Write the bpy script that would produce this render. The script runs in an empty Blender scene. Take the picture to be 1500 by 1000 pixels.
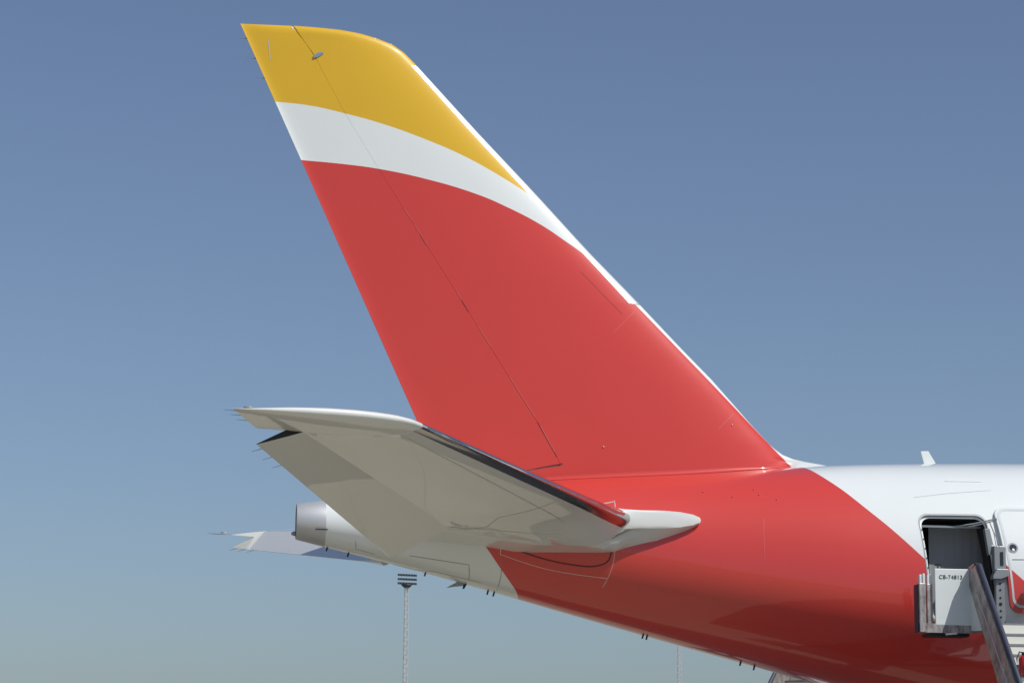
import bpy, math, random
import numpy as np
from mathutils import Vector, Matrix
from mathutils.geometry import delaunay_2d_cdt
R = math.radians
random.seed(4)
C = bpy.context.scene.collection
SC = bpy.context.scene

# ------------------------------------------------------------------ camera
cam = bpy.data.cameras.new("camera"); co = bpy.data.objects.new("camera", cam); C.objects.link(co)
YAW, PITCH, ROLL, F = 0.13193, 0.18557, 0.00938, 3656.73 / 1500.0
fw = Vector((math.sin(YAW) * math.cos(PITCH), math.cos(YAW) * math.cos(PITCH), math.sin(PITCH)))
r0 = Vector((math.cos(YAW), -math.sin(YAW), 0)); u0 = r0.cross(fw)
rr = r0 * math.cos(ROLL) + u0 * math.sin(ROLL); uu = -r0 * math.sin(ROLL) + u0 * math.cos(ROLL)
m = Matrix((rr, uu, -fw)).transposed().to_4x4(); m.translation = Vector((0, -49.13894, 1.35011))
co.matrix_world = m
cam.sensor_width = 36; cam.lens = 36 * F; cam.clip_start = 0.5; cam.clip_end = 20000
SC.camera = co

# ------------------------------------------------------------------ light
SUN_AZ, SUN_EL = 42.0, 49.5          # azimuth measured from -Y (camera side) towards +X (nose)
sd = Vector((math.sin(R(SUN_AZ)) * math.cos(R(SUN_EL)), -math.cos(R(SUN_AZ)) * math.cos(R(SUN_EL)), math.sin(R(SUN_EL))))
sun = bpy.data.lights.new("sun", 'SUN'); sun.energy = 3.4; sun.angle = R(0.53); sun.color = (1.0, 0.975, 0.935)
so = bpy.data.objects.new("sun", sun); C.objects.link(so); so.rotation_euler = sd.to_track_quat('Z', 'Y').to_euler()
W = bpy.data.worlds.new("World"); SC.world = W; W.use_nodes = True
nt = W.node_tree; nt.nodes.clear()
sky = nt.nodes.new('ShaderNodeTexSky'); sky.sky_type = 'NISHITA'; sky.sun_disc = False
sky.sun_elevation = R(SUN_EL); sky.sun_rotation = R(180 - SUN_AZ)
sky.altitude = 0; sky.air_density = 1.0; sky.dust_density = 1.2; sky.ozone_density = 6.0
hs = nt.nodes.new('ShaderNodeHueSaturation'); hs.inputs['Saturation'].default_value = 0.90; hs.inputs['Hue'].default_value = 0.503
bg = nt.nodes.new('ShaderNodeBackground'); bg.inputs['Strength'].default_value = 0.087
wo = nt.nodes.new('ShaderNodeOutputWorld')
nt.links.new(sky.outputs[0], hs.inputs['Color']); nt.links.new(hs.outputs[0], bg.inputs[0]); nt.links.new(bg.outputs[0], wo.inputs[0])
SC.view_settings.view_transform = 'Standard'; SC.view_settings.look = 'None'
SC.view_settings.exposure = 0.0; SC.view_settings.gamma = 1.0; SC.view_settings.use_curve_mapping = False
SC.render.engine = 'CYCLES'; SC.cycles.max_bounces = 8

# ------------------------------------------------------------------ helpers
def mesh_obj(name, v, f, mat=None, parent=None, smooth=False, **props):
    me = bpy.data.meshes.new(name); me.from_pydata([tuple(map(float, p)) for p in v], [], f); me.update()
    if smooth: me.polygons.foreach_set('use_smooth', [True] * len(me.polygons))
    for mm in (mat if isinstance(mat, (list, tuple)) else [mat]):
        if mm: me.materials.append(mm)
    o = bpy.data.objects.new(name, me); C.objects.link(o)
    if parent: o.parent = parent
    for k, x in props.items(): o[k] = x
    return o

def thing(name, label, cat, loc=(0, 0, 0), rz=0, group=None):
    o = bpy.data.objects.new(name, None); C.objects.link(o); o.location = loc; o.rotation_euler = (0, 0, rz)
    o['label'] = label; o['category'] = cat; o.empty_display_size = 0.5
    if group: o['group'] = group
    return o

class MB:
    def __init__(s): s.v = []; s.f = []
    def add(s, v, f):
        n = len(s.v); s.v += [tuple(p) for p in v]; s.f += [tuple(i + n for i in q) for q in f]; return s
    def box(s, lo, hi):
        x0, y0, z0 = lo; x1, y1, z1 = hi
        return s.add([(x0, y0, z0), (x1, y0, z0), (x1, y1, z0), (x0, y1, z0), (x0, y0, z1), (x1, y0, z1), (x1, y1, z1), (x0, y1, z1)],
              [(0, 3, 2, 1), (4, 5, 6, 7), (0, 1, 5, 4), (1, 2, 6, 5), (2, 3, 7, 6), (3, 0, 4, 7)])
    def tube(s, pts, r, n=8, cap=True):
        pts = [Vector(p) for p in pts]; rs = r if isinstance(r, (list, tuple)) else [r] * len(pts)
        base = len(s.v); up = None
        for i, p in enumerate(pts):
            t = (pts[min(i + 1, len(pts) - 1)] - pts[max(i - 1, 0)]).normalized()
            if up is None:
                up = Vector((0, 0, 1)) if abs(t.z) < 0.9 else Vector((1, 0, 0))
            a = t.cross(up).normalized(); b = t.cross(a).normalized(); up = -b if False else up
            for k in range(n):
                an = 2 * math.pi * k / n; q = p + (a * math.cos(an) + b * math.sin(an)) * rs[i]; s.v.append(tuple(q))
        for i in range(len(pts) - 1):
            for k in range(n):
                k2 = (k + 1) % n; s.f.append((base + i * n + k, base + i * n + k2, base + (i + 1) * n + k2, base + (i + 1) * n + k))
        if cap:
            s.f.append(tuple(base + k for k in range(n))[::-1]); s.f.append(tuple(base + (len(pts) - 1) * n + k for k in range(n)))
        return s
    def prism(s, poly, axis, a, b):
        """poly: 2D points in the two axes other than `axis`; extruded a..b"""
        n = len(poly)
        def P(q, w):
            q = list(q); q.insert(axis, w); return tuple(q)
        return s.add([P(q, a) for q in poly] + [P(q, b) for q in poly],
              [tuple(range(n)), tuple(range(2 * n - 1, n - 1, -1))] + [(i, i + n, (i + 1) % n + n, (i + 1) % n) for i in range(n)])
    def sphere(s, c, r, n=10, sc=(1, 1, 1)):
        v = []; f = []
        for i in range(n + 1):
            for k in range(n * 2):
                a = math.pi * i / n; b = math.pi * k / n
                v.append((c[0] + r * sc[0] * math.sin(a) * math.cos(b), c[1] + r * sc[1] * math.sin(a) * math.sin(b), c[2] + r * sc[2] * math.cos(a)))
        for i in range(n):
            for k in range(n * 2):
                k2 = (k + 1) % (2 * n); f.append((i * 2 * n + k, (i + 1) * 2 * n + k, (i + 1) * 2 * n + k2, i * 2 * n + k2))
        return s.add(v, f)
    def build(s, name, mat, parent=None, smooth=False, bevel=0, **props):
        o = mesh_obj(name, s.v, s.f, mat, parent, smooth, **props)
        if bevel:
            b = o.modifiers.new('bevel', 'BEVEL'); b.width = bevel; b.segments = 2; b.limit_method = 'ANGLE'; b.angle_limit = R(40)
        return o

def spline(xs, ys):
    xs = np.array(xs, float); ys = np.array(ys, float); n = len(xs); h = np.diff(xs)
    A = np.zeros((n, n)); b = np.zeros(n); A[0, 0] = A[-1, -1] = 1
    for i in range(1, n - 1):
        A[i, i - 1] = h[i - 1]; A[i, i] = 2 * (h[i - 1] + h[i]); A[i, i + 1] = h[i]
        b[i] = 6 * ((ys[i + 1] - ys[i]) / h[i] - (ys[i] - ys[i - 1]) / h[i - 1])
    M = np.linalg.solve(A, b)
    def g(x):
        if x <= xs[0]: return float(ys[0])
        if x >= xs[-1]: return float(ys[-1])
        i = min(max(int(np.searchsorted(xs, x)) - 1, 0), n - 2); t0 = xs[i + 1] - x; t1 = x - xs[i]
        return float(M[i] * t0**3 / (6 * h[i]) + M[i + 1] * t1**3 / (6 * h[i]) + (ys[i] / h[i] - M[i] * h[i] / 6) * t0 + (ys[i + 1] / h[i] - M[i + 1] * h[i] / 6) * t1)
    return g
def lin(tab):
    xs = [p[0] for p in tab]; ys = [p[1] for p in tab]
    return lambda x: float(np.interp(x, xs, ys))

# ------------------------------------------------------------------ materials
def new_mat(name):
    mt = bpy.data.materials.new(name); mt.use_nodes = True; n = mt.node_tree
    return mt, n, n.nodes['Principled BSDF']
def node(n, t, **kw):
    x = n.nodes.new(t)
    for k, v in kw.items(): setattr(x, k, v)
    return x
def math_n(n, op, a, b=None):
    x = node(n, 'ShaderNodeMath', operation=op)
    for i, v in enumerate((a, b)):
        if v is None: continue
        if isinstance(v, (int, float)): x.inputs[i].default_value = v
        else: n.links.new(v, x.inputs[i])
    return x.outputs[0]
def curve_n(n, val, tab):
    """value -> value through a float curve, tab = [(in,out)...]"""
    tab = sorted(tab); x0, x1 = tab[0][0], tab[-1][0]; ys = [q[1] for q in tab]; y0, y1 = min(ys), max(ys)
    mr = node(n, 'ShaderNodeMapRange'); n.links.new(val, mr.inputs[0]); mr.inputs[1].default_value = x0; mr.inputs[2].default_value = x1
    fc = node(n, 'ShaderNodeFloatCurve'); cv = fc.mapping.curves[0]
    pts = [((a - x0) / (x1 - x0), (b - y0) / (y1 - y0)) for a, b in tab]
    cv.points[0].location = pts[0]; cv.points[1].location = pts[-1]
    for q in pts[1:-1]: cv.points.new(*q)
    fc.mapping.update(); n.links.new(mr.outputs[0], fc.inputs['Value'])
    mo = node(n, 'ShaderNodeMapRange'); n.links.new(fc.outputs[0], mo.inputs[0]); mo.inputs[3].default_value = y0; mo.inputs[4].default_value = y1
    return mo.outputs[0]
def mix_n(n, fac, a, b):
    x = node(n, 'ShaderNodeMix', data_type='RGBA')
    if isinstance(fac, (int, float)): x.inputs[0].default_value = fac
    else: n.links.new(fac, x.inputs[0])
    for i, v in ((6, a), (7, b)):
        if isinstance(v, tuple): x.inputs[i].default_value = (*v, 1)
        else: n.links.new(v, x.inputs[i])
    return x.outputs[2]
def coords(n):
    tc = node(n, 'ShaderNodeTexCoord'); sx = node(n, 'ShaderNodeSeparateXYZ'); n.links.new(tc.outputs['Object'], sx.inputs[0])
    return tc.outputs['Object'], sx.outputs[0], sx.outputs[1], sx.outputs[2]
def wear(n, b, col, amt=0.06, scale=0.8, wav=0.012, wscale=0.55):
    """paint: faint mottling, soft waviness of the skin, clear coat"""
    tc = node(n, 'ShaderNodeTexCoord')
    no = node(n, 'ShaderNodeTexNoise'); no.inputs['Scale'].default_value = scale; no.inputs['Detail'].default_value = 6
    n.links.new(tc.outputs['Object'], no.inputs['Vector'])
    mr = node(n, 'ShaderNodeMapRange'); n.links.new(no.outputs[0], mr.inputs[0]); mr.inputs[3].default_value = 1 - amt; mr.inputs[4].default_value = 1 + amt
    mul = node(n, 'ShaderNodeMix', data_type='RGBA', blend_type='MULTIPLY'); mul.inputs[0].default_value = 1
    if isinstance(col, tuple): mul.inputs[6].default_value = (*col, 1)
    else: n.links.new(col, mul.inputs[6])
    n.links.new(mr.outputs[0], mul.inputs[7]); n.links.new(mul.outputs[2], b.inputs['Base Color'])
    n2 = node(n, 'ShaderNodeTexNoise'); n2.inputs['Scale'].default_value = wscale; n2.inputs['Detail'].default_value = 1.5
    n.links.new(tc.outputs['Object'], n2.inputs['Vector'])
    bp = node(n, 'ShaderNodeBump'); bp.inputs['Strength'].default_value = 1.0; bp.inputs['Distance'].default_value = wav
    n.links.new(n2.outputs[0], bp.inputs['Height'])
    n.links.new(bp.outputs[0], b.inputs['Normal']); n.links.new(bp.outputs[0], b.inputs['Coat Normal'])
RED = (0.63, 0.053, 0.040); YEL = (0.73, 0.435, 0.018); WHT = (0.77, 0.80, 0.775)
def paint_setup(b, coat=1.0, rough=0.35, crough=0.04):
    b.inputs['Roughness'].default_value = rough; b.inputs['Coat Weight'].default_value = coat; b.inputs['Coat Roughness'].default_value = crough
    b.inputs['IOR'].default_value = 1.45; b.inputs['Specular IOR Level'].default_value = 0.3
def simple(name, col, rough=0.5, metal=0.0, coat=0.0, amt=0.08, scale=3.0, wav=0.0005, wscale=8):
    mt, n, b = new_mat(name); wear(n, b, col, amt, scale, wav, wscale)
    b.inputs['Roughness'].default_value = rough; b.inputs['Metallic'].default_value = metal; b.inputs['Coat Weight'].default_value = coat
    return mt
M = {}
def mk_paint(name, col, **k):
    mt, n, b = new_mat(name); wear(n, b, col, k.get('amt', .03)); paint_setup(b); return mt
M['white'] = mk_paint('white_paint', WHT, amt=.03)
def mk_under():
    mt, n, b = new_mat('pale_grey_paint'); wear(n, b, (0.74, 0.745, 0.70), .03, wav=.0015, wscale=.5); paint_setup(b, 1.0, .35, .015); return mt
M['under'] = mk_under()
M['red'] = mk_paint('red_paint', RED)
M['metal'] = simple('polished_aluminium', (0.55, 0.53, 0.51), .09, 1.0, amt=.04, wav=.002, wscale=1.2)
M['lemetal'] = simple('brushed_leading_edge', (0.80, 0.82, 0.82), .38, .55, amt=.05)
M['exh'] = simple('exhaust_titanium', (0.56, 0.57, 0.57), .5, .5, amt=.06)
M['wick0'] = simple('blue_grey_wick', (0.09, 0.10, 0.14), .6)
M['dark'] = simple('dark_composite', (0.012, 0.013, 0.017), .55)
M['seam'] = simple('seam_grey', (0.24, 0.23, 0.21), .7)  # even dark grey for joints, cables and wicks
M['redseam'] = simple('dark_red_line', (0.16, 0.018, 0.018), .6)  # plain dark red for the recess and gap lines
M['bright'] = simple('pale_edge_strip', (0.68, 0.40, 0.37), .3, .3)
M['greyjamb'] = simple('grey_door_jamb', (0.42, 0.45, 0.45), .45)
M['curtain'] = simple('charcoal_curtain', (0.33, 0.34, 0.34), .9, amt=.06)
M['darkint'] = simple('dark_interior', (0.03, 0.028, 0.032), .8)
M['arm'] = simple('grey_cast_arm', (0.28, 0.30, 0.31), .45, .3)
M['rubber'] = simple('navy_rubber', (0.05, 0.06, 0.09), .55)
M['stairwhite'] = simple('white_stair_panel', (0.72, 0.76, 0.74), .45, amt=.04)
M['glass'] = simple('dark_glass', (0.03, 0.035, 0.04), .05, coat=1)
M['greyband'] = simple('grey_door_outline', (0.60, 0.65, 0.64), .4)
M['tyre'] = simple('tyre_rubber', (0.02, 0.02, 0.02), .85)
M['chassis'] = simple('chassis_yellow', (0.55, 0.42, 0.08), .5)
M['tread'] = simple('step_tread', (0.25, 0.25, 0.26), .6)
M['riser'] = simple('step_riser', (0.80, 0.80, 0.70), .5)
M['galv'] = simple('galvanised_steel', (0.62, 0.64, 0.65), .45, .35)
M['lamphead'] = simple('dark_lamp_housing', (0.03, 0.035, 0.045), .5)
M['text'] = simple('black_print', (0.07, 0.08, 0.07), .6)
M['redplastic'] = simple('red_enamel', (0.50, 0.01, 0.02), .25, coat=.6)
def mk_scratched():
    mt, n, b = new_mat('scratched_aluminium_panel')
    tc = node(n, 'ShaderNodeTexCoord'); mp = node(n, 'ShaderNodeMapping'); mp.inputs['Scale'].default_value = (3, 1.3, 1.0); mp.inputs['Rotation'].default_value = (R(42), 0, 0)
    n.links.new(tc.outputs['Object'], mp.inputs[0])
    a = node(n, 'ShaderNodeTexNoise'); a.inputs['Scale'].default_value = 3.5; a.inputs['Detail'].default_value = 8; a.inputs['Roughness'].default_value = .7
    n.links.new(mp.outputs[0], a.inputs['Vector'])
    cr = node(n, 'ShaderNodeValToRGB'); e = cr.color_ramp.elements
    e[0].position = .36; e[0].color = (0.20, 0.16, 0.16, 1); e[1].position = .62; e[1].color = (0.50, 0.47, 0.44, 1)
    x = cr.color_ramp.elements.new(.48); x.color = (0.36, 0.33, 0.31, 1)
    n.links.new(a.outputs[0], cr.inputs[0]); n.links.new(cr.outputs[0], b.inputs['Base Color'])
    b.inputs['Roughness'].default_value = .45; b.inputs['Metallic'].default_value = .35
    return mt
M['scratch'] = mk_scratched()
FRONT = [(2.3, 18.1), (4.5, 16.0), (5.6, 14.9), (6.137, 14.353), (6.429, 14.072), (6.822, 13.695), (7.243, 13.276), (7.611, 12.936), (7.932, 12.63), (8.204, 12.40), (8.40, 12.20)]
REAR = [(5.40, 6.72), (5.543, 6.625), (5.73, 6.456), (5.984, 6.234), (6.42, 5.897), (7.5, 5.05), (7.95, 4.72)]
def mk_fuselage():
    mt, n, b = new_mat('fuselage_livery'); o, x, y, z = coords(n)
    f = curve_n(n, z, FRONT); r = curve_n(n, z, REAR)
    k = math_n(n, 'MULTIPLY', math_n(n, 'LESS_THAN', x, f), math_n(n, 'GREATER_THAN', x, r))
    wear(n, b, mix_n(n, k, WHT, RED), .025, wav=.010, wscale=.7); paint_setup(b)
    return mt
M['fus'] = mk_fuselage()
def mk_door():
    mt, n, b = new_mat('door_livery'); o, x, y, z = coords(n)
    f = curve_n(n, z, [(4.8, 17.12), (5.2, 16.72), (6.17, 15.72), (6.6, 15.29), (7.4, 14.44)])
    wear(n, b, mix_n(n, math_n(n, 'LESS_THAN', x, f), WHT, RED), .03); paint_setup(b)
    return mt
M['doorpaint'] = mk_door()
YELC = [(0.5, 15.47), (1.605, 15.432), (2.269, 15.378), (3.034, 15.227), (3.802, 15.033), (4.643, 14.756), (5.487, 14.421), (6.333, 13.984), (6.95, 13.62), (8.0, 12.95)]
REDC = [(1.5, 14.27), (2.173, 14.236), (2.96, 14.18), (3.737, 14.094), (4.796, 13.892), (5.777, 13.623), (6.339, 13.404), (7.043, 13.07), (7.608, 12.722), (7.919, 12.52), (8.6, 12.02)]
def mk_fin():
    mt, n, b = new_mat('fin_livery'); o, x, y, z = coords(n)
    ky = math_n(n, 'GREATER_THAN', z, curve_n(n, x, YELC))
    kr = math_n(n, 'LESS_THAN', z, curve_n(n, x, REDC))
    # white leading edge line under the metal strip
    L = math_n(n, 'ADD', math_n(n, 'MULTIPLY', math_n(n, 'SUBTRACT', 11.55, z), 0.9973), 8.965)
    kw = math_n(n, 'LESS_THAN', x, L); low = math_n(n, 'GREATER_THAN', z, 11.52)
    kr = math_n(n, 'MULTIPLY', kr, math_n(n, 'MAXIMUM', kw, low))
    wear(n, b, mix_n(n, kr, mix_n(n, ky, WHT, YEL), RED), .035, wav=.006, wscale=.5); paint_setup(b, .6)
    return mt
M['fin'] = mk_fin()

# ------------------------------------------------------------------ ground
def mk_ground():
    mt, n, b = new_mat('apron_concrete'); tc = node(n, 'ShaderNodeTexCoord')
    a = node(n, 'ShaderNodeTexNoise'); a.inputs['Scale'].default_value = .15; a.inputs['Detail'].default_value = 8; n.links.new(tc.outputs['Object'], a.inputs['Vector'])
    cr = node(n, 'ShaderNodeValToRGB'); e = cr.color_ramp.elements
    e[0].position = .3; e[0].color = (0.30, 0.272, 0.20, 1); e[1].position = .7; e[1].color = (0.38, 0.345, 0.26, 1)
    n.links.new(a.outputs[0], cr.inputs[0])
    br = node(n, 'ShaderNodeTexBrick'); br.offset = 0; br.inputs['Scale'].default_value = 1; br.inputs['Brick Width'].default_value = 6; br.inputs['Row Height'].default_value = 6
    br.inputs['Mortar Size'].default_value = .03; br.inputs['Color1'].default_value = br.inputs['Color2'].default_value = (1, 1, 1, 1); br.inputs['Mortar'].default_value = (.75, .75, .75, 1)
    n.links.new(tc.outputs['Object'], br.inputs['Vector'])
    mx = node(n, 'ShaderNodeMix', data_type='RGBA', blend_type='MULTIPLY'); mx.inputs[0].default_value = 1
    n.links.new(cr.outputs[0], mx.inputs[6]); n.links.new(br.outputs[0], mx.inputs[7]); n.links.new(mx.outputs[2], b.inputs['Base Color'])
    b.inputs['Roughness'].default_value = .85
    return mt
g = []; gf = []
mesh_obj('ground', [(-6000, -6000, 0), (6000, -6000, 0), (6000, 6000, 0), (-6000, 6000, 0)], [(0, 1, 2, 3)], mk_ground(), kind='structure')

M_hill = simple('distant_scrub', (0.07, 0.075, 0.05), .95)
v = []; f = []; rh = random.Random(8); NH = 180
for i in range(NH):
    a = 2 * math.pi * i / NH; h = 26 + 14 * math.sin(a * 3 + 1) + 8 * math.sin(a * 11) + rh.uniform(-4, 4)
    for rad, hz in ((2400, -1), (2600, h), (3000, -1)): v.append((rad * math.cos(a), rad * math.sin(a), hz))
for i in range(NH):
    j = (i + 1) % NH
    for k in range(2): f.append((i * 3 + k, j * 3 + k, j * 3 + k + 1, i * 3 + k + 1))
mesh_obj('reflection_hills', v, f, M_hill, kind='structure')  # unseen hill ring, added for its dark horizon reflection in the skin

def mk_bounce_dark():
    mt, n, b = new_mat('bounce_dark_asphalt'); tc = node(n, 'ShaderNodeTexCoord')
    a = node(n, 'ShaderNodeTexNoise'); a.inputs['Scale'].default_value = .4; a.inputs['Detail'].default_value = 8; n.links.new(tc.outputs['Object'], a.inputs['Vector'])
    cr = node(n, 'ShaderNodeValToRGB'); e = cr.color_ramp.elements
    e[0].position = .3; e[0].color = (0.045, 0.045, 0.046, 1); e[1].position = .7; e[1].color = (0.075, 0.073, 0.07, 1)
    n.links.new(a.outputs[0], cr.inputs[0]); n.links.new(cr.outputs[0], b.inputs['Base Color']); b.inputs['Roughness'].default_value = .85
    return mt
mesh_obj('bounce_dark_strip', [(9.5, -26, .004), (90, -26, .004), (90, -1, .004), (9.5, -1, .004)], [(0, 1, 2, 3)], mk_bounce_dark(), kind='structure')  # added unseen strip that darkens the light bounced onto the belly
M_line = simple('strip_marking_paint', (0.7, 0.7, 0.68), .6)
mesh_obj('strip_marking', [(9.5, -25.6, .008), (90, -25.6, .008), (90, -25.4, .008), (9.5, -25.4, .008)], [(0, 1, 2, 3)], M_line, kind='structure')

# ------------------------------------------------------------------ airliner
plane = thing('airliner', 'white, red and yellow wide-body airliner parked with its rear door open', 'airliner')
topz = spline([2.26, 2.82, 5, 7.5, 10.36, 12.87, 15.66, 18.5, 22, 30, 54, 58, 61, 64, 66, 67.2, 67.9], [7.262, 7.335, 7.60, 7.87, 8.08, 8.28, 8.40, 8.455, 8.46, 8.46, 8.46, 8.38, 8.10, 7.35, 6.35, 5.55, 4.72])
botz = spline([2.26, 4.8, 8.1, 12, 14.5, 17, 19.5, 22, 26, 34, 56, 60, 63, 65.5, 67.2, 67.9], [6.55, 5.955, 5.095, 4.10, 3.48, 2.95, 2.58, 2.42, 2.40, 2.40, 2.40, 2.50, 2.75, 3.25, 4.0, 4.66])
wid = spline([2.26, 2.82, 4.5, 7, 8.6, 10, 12, 14.3, 17, 20, 24, 32, 56, 60, 63, 65.5, 67.2, 67.9], [.38, .47, .75, 1.17, 1.43, 1.67, 2.06, 2.50, 2.84, 2.97, 2.98, 2.98, 2.98, 2.75, 2.25, 1.55, .75, .05])
low_ = spline([2.26, 4.0, 6.5, 9, 11, 13, 15, 18, 22, 26, 67.9], [0, .0, .02, .09, .16, .19, .17, .09, .01, 0, 0])
def fc(x): return (topz(x) + botz(x)) / 2
def cw(x): return fc(x) - low_(x) * fh(x)           # height of the widest point
def fh(x): return (topz(x) - botz(x)) / 2
def fpt(x, th, off=0.0):
    """th from crown; starboard (y<0) for 0..pi"""
    c = math.cos(th); k = cw(x); hh = (topz(x) - k if c > 0 else k - botz(x)) + off; return (x, -(wid(x) + off) * math.sin(th), k + hh * c)
def th_of(x, z): k = cw(x); return math.acos(max(-1, min(1, (z - k) / (topz(x) - k if z > k else k - botz(x)))))
def fnorm(x, th):
    e = 1e-3; a = Vector(fpt(x + e, th)) - Vector(fpt(x - e, th)); b = Vector(fpt(x, th + e)) - Vector(fpt(x, th - e))
    nn = a.cross(b).normalized(); p = Vector(fpt(x, th)); out = Vector((0, p.y, p.z - fc(x)))
    return nn if nn.dot(out) > 0 else -nn

NT = 120
# doorway outline (x, z) on the starboard skin
DX0, DX1, DZ0, DZ1 = 14.27, 15.57, 5.0, 7.09
def round_rect(x0, x1, z0, z1, r, k=6, slant=0.0):
    pts = []
    for cx, cz, a0 in ((x1 - r, z1 - r, 0), (x0 + r, z1 - r, 90), (x0 + r, z0 + r, 180), (x1 - r, z0 + r, 270)):
        for i in range(k + 1):
            a = R(a0 + 90 * i / k); zz = cz + r * math.sin(a); pts.append((cx + r * math.cos(a) + slant * (z1 - zz), zz))
    # densify
    out = []
    for i in range(len(pts)):
        a = pts[i]; b = pts[(i + 1) % len(pts)]; d = math.dist(a, b); q = max(1, int(d / .12))
        for j in range(q): out.append((a[0] + (b[0] - a[0]) * j / q, a[1] + (b[1] - a[1]) * j / q))
    return out
DOOR = round_rect(DX0, DX1, DZ0, DZ1, .20, slant=0.05)
def build_fuselage():
    xs = list(np.arange(2.82, 25.01, .12)) + list(np.arange(26, 56, 1.5)) + list(np.arange(56, 67.9, .35)) + [67.7, 67.85, 67.9]
    xs = sorted(set(round(float(x), 4) for x in xs)); nx = len(xs)
    v = []; no = []
    for x in xs:
        for k in range(NT):
            th = 2 * math.pi * k / NT; v.append(fpt(x, th)); no.append(fnorm(x, th) if x < 67.88 else Vector((1, 0, 0)))
    i0 = min(i for i in range(nx) if xs[i] > 13.9); i1 = min(i for i in range(nx) if xs[i] > 15.95)
    k0, k1 = 14, 48
    f = []
    for i in range(nx - 1):
        for k in range(NT):
            if i0 <= i < i1 and k0 <= k < k1: continue
            k2 = (k + 1) % NT; f.append((i * NT + k, i * NT + k2, (i + 1) * NT + k2, (i + 1) * NT + k))
    S = 2.7
    pts = []; ids = []
    dpoly = [(x, th_of(x, z)) for x, z in DOOR]
    def inside(p, poly):
        c = False
        for a in range(len(poly)):
            x1, y1 = poly[a]; x2, y2 = poly[a - 1]
            if (y1 > p[1]) != (y2 > p[1]) and p[0] < (x2 - x1) * (p[1] - y1) / (y2 - y1) + x1: c = not c
        return c
    for i in range(i0, i1 + 1):
        for k in range(k0, k1 + 1):
            p = (xs[i], 2 * math.pi * k / NT)
            bd = i in (i0, i1) or k in (k0, k1)
            if not bd and (inside(p, dpoly) or min(math.hypot(p[0] - q[0], (p[1] - q[1]) * S) for q in dpoly) < .05): continue
            pts.append(Vector((p[0], p[1] * S))); ids.append(i * NT + k)
    nb = len(pts); edges = []
    for q in dpoly:
        pts.append(Vector((q[0], q[1] * S))); ids.append(len(v)); v.append(fpt(*q)); no.append(fnorm(*q))
    nd = len(dpoly)
    edges = [(nb + i, nb + (i + 1) % nd) for i in range(nd)]
    rv, re, rf, ov, oe, of_ = delaunay_2d_cdt(pts, edges, [], 0, 1e-6)
    for t in rf:
        c = sum((Vector(rv[i]) for i in t), Vector((0, 0))) / len(t)
        if inside((c[0], c[1] / S), dpoly): continue
        a = [ids[ov[i][0]] for i in t]
        f.append(tuple(a))
    # consistent outward winding
    ff = []
    for t in f:
        a, b, c = (Vector(v[i]) for i in t[:3]); nn = (b - a).cross(c - a)
        o_ = sum((no[i] for i in t), Vector())
        ff.append(t if nn.dot(o_) >= 0 else t[::-1])
    o = mesh_obj('fuselage', v, ff, M['fus'], plane, True)
    o.data.normals_split_custom_set_from_vertices([tuple(q.normalized()) for q in no])
    return o
fus = build_fuselage()

# doorway: jamb, lining, curtain
def ring_strip(outl, d0, d1, shrink0=0.0, shrink1=0.0):
    cx = sum(p[0] for p in outl) / len(outl); cz = sum(p[1] for p in outl) / len(outl)
    v = []; f = []; n = len(outl)
    for d, s in ((d0, shrink0), (d1, shrink1)):
        for x, z in outl:
            sx = x + (cx - x) * s; sz = z + (cz - z) * s; p = fpt(sx, th_of(sx, sz)); v.append((sx, p[1] + d, p[2]))
    for i in range(n): f.append((i, (i + 1) % n, n + (i + 1) % n, n + i))
    return v, f
b = MB(); b.add(*ring_strip(DOOR, .002, .16, 0, .02)); b.build('door_jamb', M['greyjamb'], fus, True)
b = MB(); b.add(*ring_strip(DOOR, -.006, -.008, -.035, 0)); b.build('door_surround', M['greyjamb'], fus, True)
b = MB(); b.add(*ring_strip(DOOR, .05, .055, .012, .055)); b.build('jamb_lip', M['white'], fus, True)
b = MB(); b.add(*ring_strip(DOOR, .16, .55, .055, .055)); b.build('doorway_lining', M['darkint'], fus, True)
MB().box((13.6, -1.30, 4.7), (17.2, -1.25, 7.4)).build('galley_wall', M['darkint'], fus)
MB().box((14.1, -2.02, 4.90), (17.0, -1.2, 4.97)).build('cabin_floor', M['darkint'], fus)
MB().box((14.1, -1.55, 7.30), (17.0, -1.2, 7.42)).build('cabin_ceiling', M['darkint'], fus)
vv = MB()
for i in range(40):
    x0 = 14.62 + i * .03; y0 = -1.62 + .004 * math.sin(i * 1.1); y1 = -1.62 + .004 * math.sin((i + 1) * 1.1)
    vv.add([(x0, y0, 4.96), (x0 + .03, y1, 4.96), (x0 + .03, y1, 6.93), (x0, y0, 6.93)], [(0, 1, 2, 3)])
vv.build('curtain', M['curtain'], fus, True)
MB().box((14.2, -2.05, 6.86), (15.8, -2.0, 6.90)).build('curtain_rail', M['arm'], fus)
MB().box((14.62, -2.02, 6.12), (14.74, -1.97, 6.15)).build('latch_bar', M['dark'], fus)
for i in range(9):
    b = MB(); z = 5.25 + i * .19; x = DX0 + .05 * (DZ1 - z) + .005; p = fpt(x, th_of(x, z)); b.box((x - .012, p[1] + .03, z), (x + .02, p[1] + .10, z + .035)); b.build('jamb_stop', M['dark'], fus)

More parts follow.
